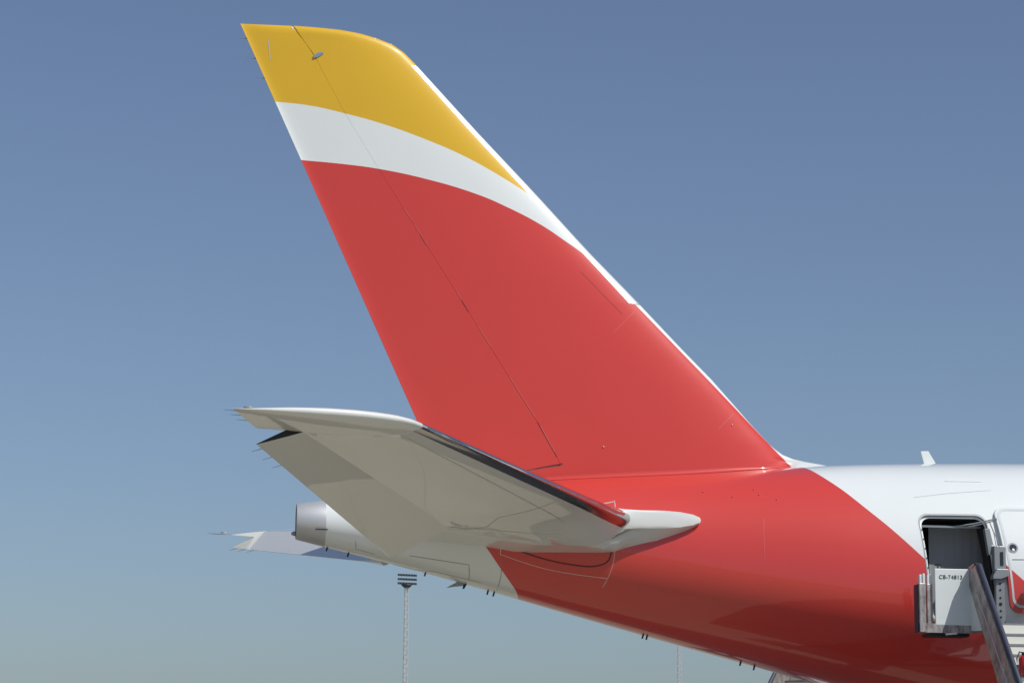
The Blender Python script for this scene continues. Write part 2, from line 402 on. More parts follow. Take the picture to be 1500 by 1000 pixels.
# rudder hinge etc tables
LEz = [(7.4, 13.3), (8.26, 13.25), (8.30, 13.02), (8.328, 12.85), (8.368, 12.56), (8.423, 12.286), (8.50, 12.09), (8.60, 11.945), (8.704, 11.82), (9.1, 11.44), (9.949, 10.68), (10.592, 10.031), (11.606, 9.042), (12.591, 8.05), (13.754, 6.957), (14.912, 5.83), (15.551, 5.23), (16.386, 4.446), (16.594, 4.232), (16.756, 3.99), (16.871, 3.665), (16.95, 3.355), (17.005, 3.004), (17.038, 2.514), (17.05, 2.10)]
le_x = lin(LEz)
def te_x(z): return 0.873 + (17.047 - z) * .4644
hin_x = lin([(7.4, 7.95), (8.15, 7.50), (8.911, 7.074), (10.0, 6.372), (11.506, 5.414), (12.979, 4.463), (14.087, 3.751), (15.242, 3.034), (16.435, 2.382), (17.05, 1.93)])
def naca(u, t): return 5 * t * (.2969 * math.sqrt(max(u, 0)) - .126 * u - .3516 * u * u + .2843 * u**3 - .1036 * u**4)
def ulist(a, b, n):
    us = sorted({a, b} | {a + (b - a) * (1 - math.cos(math.pi * i / n)) / 2 for i in range(n + 1)})
    return us
def loft(rows_side, closed_ends=True):
    """rows_side: list of stations; each = (list upper pts, list lower pts) same length -> closed shell"""
    v = []; f = []; L = []
    for up, lo in rows_side:
        ring = list(up) + list(reversed(lo)); L.append(len(ring)); v += ring
    n = L[0]
    for i in range(len(L) - 1):
        for k in range(n):
            k2 = (k + 1) % n; f.append((i * n + k, i * n + k2, (i + 1) * n + k2, (i + 1) * n + k))
    if closed_ends:
        f.append(tuple(range(n))[::-1]); f.append(tuple((len(L) - 1) * n + k for k in range(n)))
    return v, f
def auto_smooth(o, ang=32):
    me = o.data; bm_angle = R(ang)
    import bmesh
    bm = bmesh.new(); bm.from_mesh(me); bmesh.ops.recalc_face_normals(bm, faces=bm.faces)
    for fce in bm.faces: fce.smooth = True
    for e in bm.edges:
        if len(e.link_faces) == 2 and e.calc_face_angle(0) > bm_angle: e.smooth = False
    bm.to_mesh(me); bm.free()
    return o
def fin_half(z, u):
    t = np.interp(z, [8, 17], [.090, .080]) * (le0(z) - te_x(z))
    k = 1.0 if z < 16.86 else math.sqrt(max(0.0, 1 - ((z - 16.86) / .195)**2))
    tail = 0.0
    if u > .978: tail = (u - .978) / .022 * .020
    return (naca(u, 1.0) * t + .006) * k + tail * k
le0 = lin([(7.4, 12.9)] + [(z, x) for z, x in LEz if 8.7 <= z <= 16.3] + [(17.1, 3.9)])
def fin_station(z, xa, xb, n, z2=None):
    """points from xa (front) to xb (aft) at height z (z2 aft height)"""
    up = []; lo = []
    z2 = z if z2 is None else z2
    for i in range(n + 1):
        s = (1 - math.cos(math.pi * i / n)) / 2 if xa > hin_x(z) + .5 else i / n
        x = xa + (xb - xa) * s; zz = z + (z2 - z) * s; L = max(le_x(zz), x); T = te_x(zz); u = (L - x) / max(L - T, 1e-3)
        L0 = le0(zz); Lr = le_x(zz)
        if zz < 9.0:
            h = fin_half(zz, (L0 - x) / (L0 - T)) if x < L0 else 0.0
            h = max(h, min(.045, .012 + .12 * math.sqrt(max(Lr - x, 0))))
        else: h = fin_half(zz, u)
        up.append((x, h, zz)); lo.append((x, -h, zz))
    return up, lo
zs = [7.4, 7.7, 7.8, 7.9, 8.0, 8.06, 8.11, 8.125, 8.26, 8.30, 8.33, 8.37, 8.42, 8.5, 8.6, 8.7, 8.85, 9.1, 9.5, 10, 10.6, 11.2, 11.49]
HOLE = (16.385, 16.455)
SW = lin([(11.5, .25), (12.5, .19), (14, .175), (16.4, .14)])     # metal strip width in x
def build_fin():
    rows = []; V = []; FF = []
    def flush():
        v, f = loft(rows, False); n = len(V); V.extend(v); FF.extend(tuple(i + n for i in q) for q in f); rows.clear()
    zz = zs + [11.4902] + list(np.arange(11.8, 16.3, .35)) + [16.30, 16.32, 16.3202, 16.386, 16.45, 16.52, 16.594, 16.68, 16.756, 16.82, 16.871, 16.91, 16.95, 16.98, 17.005, 17.025, 17.038, 17.047]
    for z in zz:
        z = float(z)
        xb = hin_x(z) + .0013 + (.014 if z > 16.93 else 0)
        if z < 8.12: xb = max(7.5 - (8.125 - z) / .17, 5.2)
        xa = le_x(z)
        if 11.4901 < z < 16.3201: xa -= SW(z)
        if z in (11.4902, 16.3202): flush()
        rows.append(fin_station(z, xa, max(min(xb, xa - .002), te_x(z)), 26))
    n_ = len(rows[-1][0]) * 2; flush(); FF.append(tuple(len(V) - n_ + k for k in range(n_)))
    return auto_smooth(mesh_obj('vertical_fin', V, FF, M['fin'], plane), 28)
vfin = build_fin()
rows = []
for z in [11.50] + list(np.arange(11.8, 16.3, .35)) + [16.315]:
    up, lo = fin_station(float(z), le_x(z), le_x(z) - SW(z) + .004, 10)
    # slightly proud of the skin
    up = [(a, b_ * 1.0 + .004, c) for a, b_, c in up]; lo = [(a, b_ - .004, c) for a, b_, c in lo]
    rows.append((up, lo))
v, f = loft(rows); auto_smooth(mesh_obj('leading_edge', v, f, M['lemetal'], vfin, label='bare metal leading edge strip'), 40)
rows = []
for z in [8.15, 8.5, 9, 9.5] + list(np.arange(10, 16.7, .35)) + [16.86, 16.93, 16.98, 17.01, 17.03, 17.045]:
    z = float(z); dz = -.40 * max(0, 1 - (z - 8.15) / 1.2)
    up = []; lo = []
    xa = hin_x(z) - .0013 - (.014 if z > 16.93 else 0); z2 = z + dz; xb = te_x(z2)
    us = [0, .004, .015, .05, .15, .3, .45, .6, .75, .88, .965, .972, .999, 1.0]
    for s in us:
        x = xa + (xb - xa) * s; zc = z + (z2 - z) * s; L = le0(zc); u = (L - x) / (L - te_x(zc)); h = fin_half(zc, u)
        if s == 0: h *= .97
        if s == 1.0: h *= .25
        up.append((x, h, zc)); lo.append((x, -h, zc))
    rows.append((up, lo))
v, f = loft(rows); rud = auto_smooth(mesh_obj('rudder', v, f, M['fin'], plane), 14)
# fillet where fin meets crown
b = MB()
for sgn in (-1, 1):
    v = []; f = []; K = 8; xs_ = np.linspace(7.0, 12.35, 45)
    for x in xs_:
        x = float(x); zc = topz(x)
        zf = max(zc + .06, 8.05); k_ = max(.15, min(1, (12.3 - x) / 1.3))
        hf = fin_half(zf, (le0(zf) - x) / (le0(zf) - te_x(zf))) if x < le0(zf) else .03
        hf = max(hf + .004, .03); w_ = .055 * k_
        th = w_ * 1.3 / wid(x) + hf / wid(x)
        p1 = fpt(x, th, .004); p0 = (x, -hf - .001, zc + .06 * k_)
        for k in range(K + 1):
            a = k / K * math.pi / 2
            y = p0[1] + (p1[1] - p0[1]) * (1 - math.cos(a)); z = p0[2] + (p1[2] - p0[2]) * math.sin(a)
            v.append((x, y * (-sgn) if sgn > 0 else y, z))
    n = K + 1
    for i in range(len(xs_) - 1):
        for k in range(K):
            q = (i * n + k, i * n + k + 1, (i + 1) * n + k + 1, (i + 1) * n + k); f.append(q if sgn < 0 else q[::-1])
    b.add(v, f)
b.build('fin_fillet', M['red'], vfin, True)

# ---- tailplanes
def tp_z(x, y): return 6.9 + .126 * (y - 1.7) + .03 * (x - 8.76)
LEy = lin([(.3, 10.06), (1.60, 10.06), (1.66, 10.04), (1.69, 9.96), (1.72, 9.78), (1.745, 9.45), (1.765, 9.10), (1.785, 8.80), (1.81, 8.62), (2.0, 8.461), (8.44, 3.901), (8.6, 3.77), (8.77, 3.56), (8.92, 3.27), (9.05, 2.95), (9.18, 2.50), (9.29, 1.95), (9.36, 1.35), (9.40, .85)])
def TEy(y): return .773 + .365 * (9.40 - y)
def HYy(y): return 1.97 + .4927 * (8.249 - y)
def tp_half(x, y):
    c = max(LEy(y), 0) - TEy(y); c0 = 8.78 - .708 * (max(y, 1.55) - 1.55) - TEy(y)
    t = np.interp(y, [1.0, 1.7, 3.2, 8.4], [.155, .135, .105, .092])
    L = LEy(y); T = TEy(y); u = min(max((L - x) / max(L - T, 1e-3), 0), 1)
    cc = max(c, .02) if y < 2.0 else max(min(c, c0), .02)
    kt = 1.0 if y < 9.2 else math.sqrt(max(.02, 1 - ((y - 9.2) / .21)**2))
    base = naca(u, t) * cc
    if y < 2.6:
        cap = .17 + max(0, 8.7 - x) * .10
        if x > 9.1: cap = .17 * math.sqrt(max(0.0, 1 - ((x - 9.1) / .96)**2))
        k_ = max(0, min(1, (2.6 - y) / .8)); base = base * (1 - k_) + min(base if u < .03 or x < 9.1 else cap, cap) * k_
    return (base + .004) * kt
EXT = lin([(5.9, 0), (6.6, .08), (7.4, .20), (8.2, .33), (8.7, .35), (9.2, .33), (9.7, .16), (10.06, 0)])
def low_ext(x, y):
    if y > 2.9: return 0.0
    ye = float(np.interp(-x, [-10.06, -10.04, -9.96, -9.78, -9.45, -9.10, -8.80, -8.62, -8.46], [1.60, 1.66, 1.69, 1.72, 1.745, 1.765, 1.785, 1.81, 2.0])) if x > 8.46 else 1.55 + (8.78 - x) / .708
    wd = .45 if x > 8.5 else .45 + (8.5 - x) * .6
    of_ = float(np.interp(x, [8.46, 8.95], [.26, .0])) * max(0, min(1, (y - 1.58) / .2)); a = max(0, min(1, (ye - y - of_) / wd)); k = max(0, min(1, (2.9 - y) / 1.1)); k = k * k * (3 - 2 * k); return EXT(x) * k * a
def camber(u): return -.010 * math.sin(math.pi * min(max(u, 0), 1))
def make_tail(sg):
    """sg=-1 starboard (near)"""
    def P(x, y, off): return (x, sg * y, tp_z(x, y) + off)
    LEW = .16
    ys = [.35, .8, 1.1, 1.25, 1.35, 1.45, 1.52, 1.60, 1.66, 1.69, 1.72, 1.745, 1.765, 1.785, 1.81]
    ys2 = [1.815] + list(np.linspace(2.2, 8.1, 18)) + [8.27]
    def hinge_cut(y):
        if y < 1.98: return HYy(1.98) - (1.98 - y) * .35
        return HYy(y) + .012
    def main_rows(yl, le_cut):
        rows = []
        for y in yl:
            y = float(y); xa = LEy(y) - (le_cut if le_cut else 0); xb = hinge_cut(y) if y < 8.272 else TEy(y)
            up = []; lo = []; N = 26
            for i in range(N + 1):
                s = (1 - math.cos(math.pi * i / N)) / 2 if not le_cut else i / N
                x = xa + (xb - xa) * s; h = tp_half(x, y); up.append(P(x, y, h)); lo.append(P(x, y, -h - low_ext(x, y)))
            rows.append((up, lo))
        return rows
    r1 = main_rows(ys, 0); r2 = main_rows(ys2, LEW)
    r3 = main_rows([8.275, 8.32, 8.38, 8.44, 8.52, 8.6, 8.68, 8.77, 8.85, 8.92, 8.98, 9.05, 9.11, 9.18, 9.24, 9.29, 9.33, 9.36, 9.385, 9.40], 0)
    v, f = loft(r1 + r2 + r3)
    tp = auto_smooth(mesh_obj('tailplane', v, f, M['under'], plane), 30)
    # leading edge
    rows = []
    for y in [1.815] + list(np.linspace(2.2, 8.1, 24)) + [8.40]:
        y = float(y); up = []; lo = []; N = 12
        for i in range(N + 1):
            s = (i / N)**2; x = LEy(y) - (LEW + .01) * s; h = tp_half(x, y) + .004; 
            if i == 0: h = 0.0
            up.append(P(x, y, h)); lo.append(P(x, y, -h))
        rows.append((up, lo))
    v, f = loft(rows); auto_smooth(mesh_obj('leading_edge', v, f, M['metal'], tp, label='polished metal leading edge strip'), 60)
    # elevator
    def ev(s, q):
        """s: span station 0..1 from inboard, q: 0 hinge ..1 TE -> centre point, half thickness"""
        yh = 1.99 + (8.285 - 1.99) * s; hx = HYy(yh)
        yt = .76 + (8.40 - .76) * s; tx = TEy(yt)
        x = hx + (tx - hx) * q; y = yh + (yt - yh) * q; h = tp_half(x, max(y, 1.9))
        th = R(23 - 1 * s); d = (hx - x); zh = tp_z(hx, yh)
        z0 = tp_z(x, y) - zh
        cx = hx - d * math.cos(th) * 1.0; cz = zh + z0 - d * math.sin(th)
        return Vector((cx, sg * y, cz)), h, th
    rows = []; qs = [0, .03, .1, .2, .35, .5, .65, .8, .9, .97, 1.0]
    for s in list(np.linspace(0, 1, 20)):
        up = []; lo = []
        # rounded nose ahead of the hinge
        c0, h0, th = ev(s, 0)
        for q in qs:
            c, h, th = ev(s, q); nrm = Vector((-math.sin(th) * 1.0, 0, math.cos(th)))
            if q == 1.0: h = .005
            up.append(tuple(c + nrm * h)); lo.append(tuple(c - nrm * h))
        nose = tuple(c0 + Vector((h0 * .8, 0, 0)))
        rows.append(([nose] + up, [nose] + lo))
    v, f = loft(rows, False); el = auto_smooth(mesh_obj('elevator', v, f, M['under'], tp), 30)
    n = len(rows[0][0]) * 2
    mesh_obj('end_rib', [v[(len(rows) - 1) * n + k] for k in range(n)], [tuple(range(n))], M['dark'], el)
    mesh_obj('end_rib', [v[k] for k in range(n)], [tuple(range(n))], M['under'], el)
    # static wicks
    for y in (9.27, 9.0, 8.7):
        x = TEy(y) + .02; p = P(x, y, 0); MB().tube([p, (p[0] - .20, p[1], p[2] + .012)], [.006, .003], 5).build('static_wick', M['wick0'], tp)
    for s in (.965, .90, .835):
        c, h, th = ev(s, 1.0); MB().tube([tuple(c + Vector((.03, 0, .01))), (c.x - .16, c.y, c.z - .05)], [.006, .003], 5).build('static_wick', M['wick0'], el)
    # navigation bumps at tip
    p = P(LEy(9.36) , 9.36, .01); MB().sphere((1.02, sg * 9.36, tp_z(1.02, 9.36) + .03), .05, 6, (1.6, .5, .5)).build('tip_cover', M['arm'], tp, True)
    return tp, P
tpS, PS = make_tail(-1); tpP, PP = make_tail(1)
# underside rib and panel joints of the near tailplane
def under_line(pts, w=.012, P=PS, sg=-1):
    b = MB(); v = []; f = []
    q = []
    for (a, c) in zip(pts[:-1], pts[1:]):
        for i in range(12): q.append((a[0] + (c[0] - a[0]) * i / 12, a[1] + (c[1] - a[1]) * i / 12))
    q.append(pts[-1])
    for i, (x, y) in enumerate(q):
        a = q[max(i - 1, 0)]; c = q[min(i + 1, len(q) - 1)]; dx, dy = c[0] - a[0], c[1] - a[1]; l = math.hypot(dx, dy); nx_, ny_ = -dy / l * w, dx / l * w
        for s in (-1, 1):
            xx, yy = x + nx_ * s, y + ny_ * s; p = P(xx, yy, -tp_half(xx, yy) - low_ext(xx, yy) - .004); v.append(p)
    for i in range(len(q) - 1): f.append((2 * i, 2 * i + 1, 2 * i + 3, 2 * i + 2))
    return v, f
M['pan'] = simple('panel_joint_grey', (0.67, 0.67, 0.63), .5)
for pts in ([(6.9, 3.9), (5.9, 3.0), (5.75, 2.3)], [(HYy(2.1) + .1, 2.1), (7.6, 2.3)], [(LEy(8.2) - .45, 8.2), (LEy(2.6) - .8, 2.6)], [(5.3, 2.0), (5.75, 2.3)]):
    v, f = under_line(pts); mesh_obj('panel_joint', v, f, M['pan'], tpS)

# ---- exhaust cone
v = []; f = []; N = 48
sec = [(2.835, 1.004), (2.82, 1.006), (2.30, 1.0), (2.262, .985), (2.262, .93), (2.32, .90), (3.0, .80)]
for x, k in sec:
    xx = max(x, 2.262)
    for j in range(N):
        th = 2 * math.pi * j / N; ce = fc(xx if x < 2.9 else 2.5); v.append((x, -wid(min(xx, 2.82)) * k * math.sin(th), ce + fh(min(xx, 2.82)) * k * math.cos(th)))
for i in range(len(sec) - 1):
    for j in range(N): f.append((i * N + j, (i + 1) * N + j, (i + 1) * N + (j + 1) % N, i * N + (j + 1) % N))
ex = mesh_obj('exhaust_cone', v, f, M['exh'], plane, label='bare metal cone at the tail end'); auto_smooth(ex, 35)
v = [(2.9, -wid(2.5) * .8 * math.sin(2 * math.pi * j / N), fc(2.5) + fh(2.5) * .8 * math.cos(2 * math.pi * j / N)) for j in range(N)]
mesh_obj('exhaust_mouth', v, [tuple(range(N))], M['dark'], ex)
MB().sphere((2.24, -.08, 6.655), .05, 8, (1.5, .8, .9)).build('tail_light', M['arm'], ex, True)
MB().box((2.62, -.475, 6.70), (2.86, -.45, 6.72)).build('latch', M['dark'], ex)

# ---- skin lines: ribbons lying just proud of the skin
def skin_line(name, pts, w, mat, off=.003, parent=fus, sg=1):
    """pts: (x, z) on the starboard skin"""
    q = []
    for a, c in zip(pts[:-1], pts[1:]):
        k = max(2, int(math.dist(a, c) / .06))
        for i in range(k): q.append((a[0] + (c[0] - a[0]) * i / k, a[1] + (c[1] - a[1]) * i / k))
    q.append(pts[-1]); P3 = []; N3 = []
    for x, z in q:
        th = th_of(x, z); P3.append(Vector(fpt(x, th))); N3.append(fnorm(x, th))
    b = MB(); v = []; f = []
    for i in range(len(q)):
        t = (P3[min(i + 1, len(q) - 1)] - P3[max(i - 1, 0)]).normalized(); s = t.cross(N3[i]).normalized()
        for k, o in ((-1, 0), (-1, 1), (1, 1), (1, 0)): v.append(tuple(P3[i] + s * k * w / 2 + N3[i] * (off if o else -.01)))
    for i in range(len(q) - 1):
        for k in range(3): f.append((4 * i + k, 4 * i + k + 1, 4 * i + k + 5, 4 * i + k + 4))
    return mesh_obj(name, v, f, mat, parent)
def curve_pts(pts, n=6):
    xs = np.array([p[0] for p in pts]); zs_ = np.array([p[1] for p in pts]); d = np.r_[0, np.cumsum(np.hypot(np.diff(xs), np.diff(zs_)))]
    sx = spline(d, xs); sz = spline(d, zs_); return [(sx(t), sz(t)) for t in np.linspace(0, d[-1], n * len(pts))]
skin_line('seal_strip', [(6.197, 6.43), (6.207, 6.236)], .018, M['bright'])  # seal edge lines, with their highlight put into the pale colour
skin_line('seal_strip', curve_pts([(6.219, 6.249), (6.552, 6.134), (7.083, 5.982), (7.739, 5.867), (8.26, 5.803)]), .014, M['bright'])
skin_line('seal_strip', curve_pts([(8.397, 6.382), (8.347, 6.006), (8.201, 5.64)]), .014, M['bright'])
skin_line('seal_strip', curve_pts([(6.45, 6.36), (7.069, 6.16), (7.725, 6.04), (8.113, 6.05), (8.275, 6.145), (8.32, 6.32)]), .03, M['redseam'])  # dark red line along the recessed panel
M['redlite'] = simple('faded_red_joint', (0.62, 0.10, 0.09), .45)
skin_line('frame_joint', [(11.30, 7.0), (11.265, 6.815), (11.248, 6.117)], .012, M['redlite'])
skin_line('panel_joint', [(4.47, 6.234), (4.995, 6.154), (5.624, 6.061), (5.665, 5.797)], .012, M['seam'])
skin_line('panel_joint', [(6.22, 6.236), (6.254, 5.886), (6.234, 5.62)], .012, M['seam'])
skin_line('panel_joint', [(3.412, 6.50), (3.432, 6.36), (3.80, 6.265)], .01, M['seam'])
skin_line('panel_joint', [(4.2, 6.05), (5.0, 5.95), (5.9, 5.75)], .008, M['seam'])
skin_line('bracket_mark', [(8.198, 7.273), (8.413, 7.318)], .03, M['bright'])
skin_line('bracket_mark', [(8.43, 7.348), (8.435, 7.16)], .022, M['bright'])
skin_line('bracket_mark', [(8.297, 7.216), (8.34, 7.20)], .03, M['bright'])
M['crownmark'] = simple('pale_crown_strip', (0.86, 0.86, 0.86), .25, coat=.5)
M['greyline'] = simple('grey_skin_joint', (0.52, 0.53, 0.54), .5)
skin_line('crown_strip', [(14.28, 7.47), (14.948, 7.565), (15.859, 7.65)], .014, M['greyline'])
skin_line('crown_strip', [(15.03, 7.85), (15.73, 7.85)], .035, M['crownmark'], .012)
for q in ((11.2, 7.62), (11.28, 7.5), (10.2, 7.55), (10.75, 7.45), (11.6, 7.4)):
    th = th_of(*q); p = Vector(fpt(q[0], th, .004)); MB().sphere(tuple(p), .018, 5).build('rivet_cap', M['redlite'], fus, True)
for x, z in ((8.35, 8.52), (11.0, 9.05)):
    MB().sphere((x, -fin_station(z, x, x - .01, 1)[0][0][1] - .002, z), .02, 5).build('rivet_cap', M['bright'], vfin, True)
# diagonal faint joint on the fin
def fin_line(pts, w, mat, name='panel_joint', parent=vfin):
    v = []; f = []; q = []
    for a, c in zip(pts[:-1], pts[1:]):
        for i in range(10): q.append((a[0] + (c[0] - a[0]) * i / 10, a[1] + (c[1] - a[1]) * i / 10))
    q.append(pts[-1])
    for i, (x, z) in enumerate(q):
        a = q[max(i - 1, 0)]; c = q[min(i + 1, len(q) - 1)]; dx, dz = c[0] - a[0], c[1] - a[1]; l = math.hypot(dx, dz)
        for s in (-1, 1):
            xx, zz = x - dz / l * w * s, z + dx / l * w * s; L = le0(zz); u = (L - xx) / (L - te_x(zz)); v.append((xx, -fin_half(zz, u) - .004, zz))
    for i in range(len(q) - 1): f.append((2 * i, 2 * i + 1, 2 * i + 3, 2 * i + 2))
    return mesh_obj(name, v, f, mat, parent)
M['redseam2'] = simple('fin_joint_red', (0.44, 0.035, 0.035), .5)
M['yelseam'] = simple('fin_joint_ochre', (0.50, 0.31, 0.03), .5)
fin_line([(9.0, 11.33), (8.55, 10.85)], .006, M['redlite'])
fin_line([(11.05, 9.3), (10.7, 8.95)], .006, M['redlite'])
fin_line([(7.9, 12.1), (8.75, 11.25)], .005, M['redseam2'])
fin_line([(1.45, 16.72), (1.50, 16.3)], .008, M['greyline'], parent=rud)
hx_ = [(hin_x(z), z) for z in (8.2, 8.6, 9.0, 9.5, 10, 10.6, 11.2, 11.8, 12.4, 13, 13.6, 14.1)]
M['redpale'] = simple('pale_red_glint', (0.66, 0.13, 0.11), .4)  # paler red paints the dashed highlights along the hinge line
for za, zb in ((13.3, 13.05), (12.95, 12.55), (11.6, 11.45), (10.9, 10.5), (9.9, 9.1), (8.9, 8.4)):
    fin_line([(hin_x(za) + .012, za), (hin_x(zb) + .012, zb)], .007, M['redpale'], 'edge_glint')
for za, zb in ((12.75, 12.55), (11.42, 11.2), (9.0, 8.3)):
    fin_line([(hin_x(za), za), (hin_x(zb), zb)], .007, M['redseam'], 'hinge_gap')
fin_line([(7.53, 8.165), (7.0, 8.055)], .013, M['redseam'], 'hinge_gap')
# ---- fin wicks, lamps
for z in (16.74, 16.33, 15.92):
    x = te_x(z) + .03; w_ = MB().tube([(x, 0, z), (x - .10, 0, z + .002), (x - .22, 0, z + .005)], [.016, .007, .004], 6).build('static_wick', M['seam'], rud)
MB().sphere((3.62, -.06, 16.84), .03, 6, (1, .8, .6)).build('fin_lamp', M['crownmark'], vfin, True)
MB().sphere((3.95, -.03, 16.745), .022, 6).build('fin_lamp', M['crownmark'], vfin, True)
MB().sphere((1.93, -.05, 16.985), .03, 6).build('glint_bead', M['crownmark'], vfin, True)  # white bead standing in for a specular glint at the rudder top
M['skymetal'] = simple('sky_toned_fitting', (0.30, 0.40, 0.52), .3, .6)  # blue of the sky's reflection put into the metal colour
MB().prism([(2.37, 16.36), (2.37, 16.41), (2.46, 16.47), (2.56, 16.495), (2.575, 16.46), (2.45, 16.38)], 1, -fin_half(16.4, .55) - .012, -fin_half(16.4, .55) + .05).build('hinge_fitting', M['skymetal'], vfin)
# ---- blade antenna on the crown
MB().prism([(15.33, 8.36), (15.06, 8.36), (14.985, 8.655), (15.15, 8.665)], 1, -.018, .018).build('blade_antenna', M['white'], fus, False, .008)
# ---- belly drains
for x, l in ((2.90, .07), (3.32, .08), (4.85, .06), (6.10, .08), (6.22, .08), (9.22, .07), (9.30, .07), (11.2, .07), (11.48, .08)):
    z = botz(x); MB().prism([(x + .02, z + .04), (x - .02, z + .04), (x - .045, z - l), (x - .015, z - l)], 1, -.012, .012).build('drain_mast', M['dark'], fus)
b = MB(); b.prism([(5.62, 5.76), (5.50, 5.80), (5.26, 5.665), (5.40, 5.69), (5.58, 5.71)], 1, -.07, .07); b.build('air_scoop', M['arm'], fus, False, .01)
MB().prism([(5.66, 5.74), (5.60, 5.74), (5.58, 5.66), (5.61, 5.65)], 1, -.05, .05).build('drain_mast', M['dark'], fus)
# ---- cabin windows forward of the door
wv = MB()
for i in range(9):
    x = 18.6 + i * .62; z = 6.35; th = th_of(x, z); p = Vector(fpt(x, th)); nn = fnorm(x, th)
    t1 = Vector((1, 0, 0)); t2 = nn.cross(t1).normalized(); pp = []
    for k in range(16):
        a = 2 * math.pi * k / 16; pp.append(tuple(p + t1 * .125 * math.cos(a) + t2 * .18 * math.sin(a) + nn * .004))
    mesh_obj('window', pp, [tuple(range(16))], M['glass'], fus)

# ---- open passenger door, swung forward and standing off the skin
DOFF = .27; OX0 = 15.74
def dpt(x, z, off=0):
    xx = x - 1.2; th = th_of(xx, z); p = fpt(xx, th, DOFF + off); return (x, p[1], z)
def door_shell():
    outl = round_rect(OX0, OX0 + 1.22, 5.16, 7.27, .2, slant=.055)
    cx = OX0 + .61 + .05; cz = 6.15
    v = []; f = []; n = len(outl); K = 6
    for d in (0, -.13):
        for k in range(K, -1, -1):
            s = k / K
            for x, z in outl:
                xx = cx + (x - cx) * s; zz = cz + (z - cz) * s; v.append(dpt(xx, zz, d))
    for lay in range(2 * (K + 1) - 1):
        pass
    def ring(l): return l * n
    for l in range(K):
        for i in range(n): f.append((ring(l) + i, ring(l) + (i + 1) % n, ring(l + 1) + (i + 1) % n, ring(l + 1) + i))
    B0 = (K + 1)
    for l in range(K):
        for i in range(n): f.append((ring(B0 + l) + i, ring(B0 + l + 1) + i, ring(B0 + l + 1) + (i + 1) % n, ring(B0 + l) + (i + 1) % n))
    for i in range(n): f.append((i, ring(B0) + i, ring(B0) + (i + 1) % n, (i + 1) % n))
    return v, f
v, f = door_shell(); door = mesh_obj('passenger_door', v, f, M['doorpaint'], plane, label='open rear passenger door in white and red'); auto_smooth(door, 35)
outl = round_rect(OX0 + .045, OX0 + 1.175, 5.26, 7.24, .17, slant=.055)
v = []; f = []; n = len(outl); cx = OX0 + .66; cz = 6.25
for sc_ in (1.0, .925):
    for x, z in outl:
        zz = cz + (z - cz) * (sc_ if sc_ == 1 else .957); v.append(dpt(cx + (x - cx) * sc_, zz, .006))
for i in range(n): f.append((i, (i + 1) % n, n + (i + 1) % n, n + i))
mesh_obj('outline_band', v, f, M['greyband'], door)
def disc(c, r, off, mat, name, parent, n=24, r2=0):
    pp = [dpt(c[0] + r * math.cos(2 * math.pi * k / n), c[1] + r * math.sin(2 * math.pi * k / n), off) for k in range(n)]
    return mesh_obj(name, pp, [tuple(range(n))], mat, parent)
disc((15.97, 6.43), .10, .010, M['arm'], 'porthole_frame', door); disc((15.97, 6.43), .07, .014, M['glass'], 'porthole', door); disc((15.97, 6.39), .026, .02, M['crownmark'], 'porthole_glare', door)  # small pale disc paints the glare on the porthole
MB().tube([dpt(15.93, 6.20, .01), dpt(16.2, 6.20, .01)], .006, 5).build('handle_line', M['greyline'], door)
# hinge arm assembly between the jamb and the door
def fy(x, z): return fpt(x, th_of(x, z))[1]
b = MB(); b.prism([(15.47, 6.80), (15.57, 6.82), (15.66, 6.42), (15.62, 6.28), (15.54, 6.30)], 1, fy(15.5, 6.5) - .02, fy(15.5, 6.5) + .10); b.build('hinge_bracket', M['arm'], door, False, .01)
y0 = fy(15.5, 6.2) - .22
b = MB(); b.box((15.55, y0, 5.95), (15.79, y0 + .16, 6.45)); b.build('hinge_housing', M['arm'], door, False, .02)
MB().box((15.67, y0 - .012, 6.07), (15.73, y0 - .002, 6.33)).build('housing_slot', M['dark'], door)
b = MB(); b.prism([(15.50, 5.86), (15.58, 6.0), (15.82, 6.0), (15.82, 5.86), (15.66, 5.80), (15.50, 5.80)], 1, y0 - .06, y0 + .12); b.build('hinge_arm', M['arm'], door, False, .015)
b = MB(); b.box((15.57, y0 + .02, 4.95), (15.76, y0 + .14, 5.82)); b.build('hinge_post', M['arm'], door, False, .02)
for i, z in enumerate((5.72, 5.6, 5.45, 5.33, 5.2, 5.08)):
    MB().tube([(15.66, y0 + .012, z), (15.66, y0 + .03, z)], .022 if i != 3 else .035, 8).build('lightening_hole', M['dark'], door)
ya = fy(15.4, 7.0) - .05
MB().tube([(15.05, ya + .35, 6.90), (15.35, ya + .1, 6.93), (15.70, ya - .28, 7.00)], .014, 6).build('stay_rod', M['galv'], door)
MB().tube([(15.20, ya + .32, 6.87), (15.45, ya + .05, 6.91), (15.70, ya - .28, 6.97)], .012, 6).build('stay_rod', M['galv'], door)
MB().tube([(15.48, y0 + .05, 6.93), (15.56, y0 + .02, 6.7), (15.60, y0, 6.42)], .008, 5).build('cable', M['seam'], door)
MB().tube([(15.50, y0 + .05, 6.90), (15.60, y0 + .02, 6.62), (15.66, y0, 6.42)], .007, 5).build('cable', M['seam'], door)

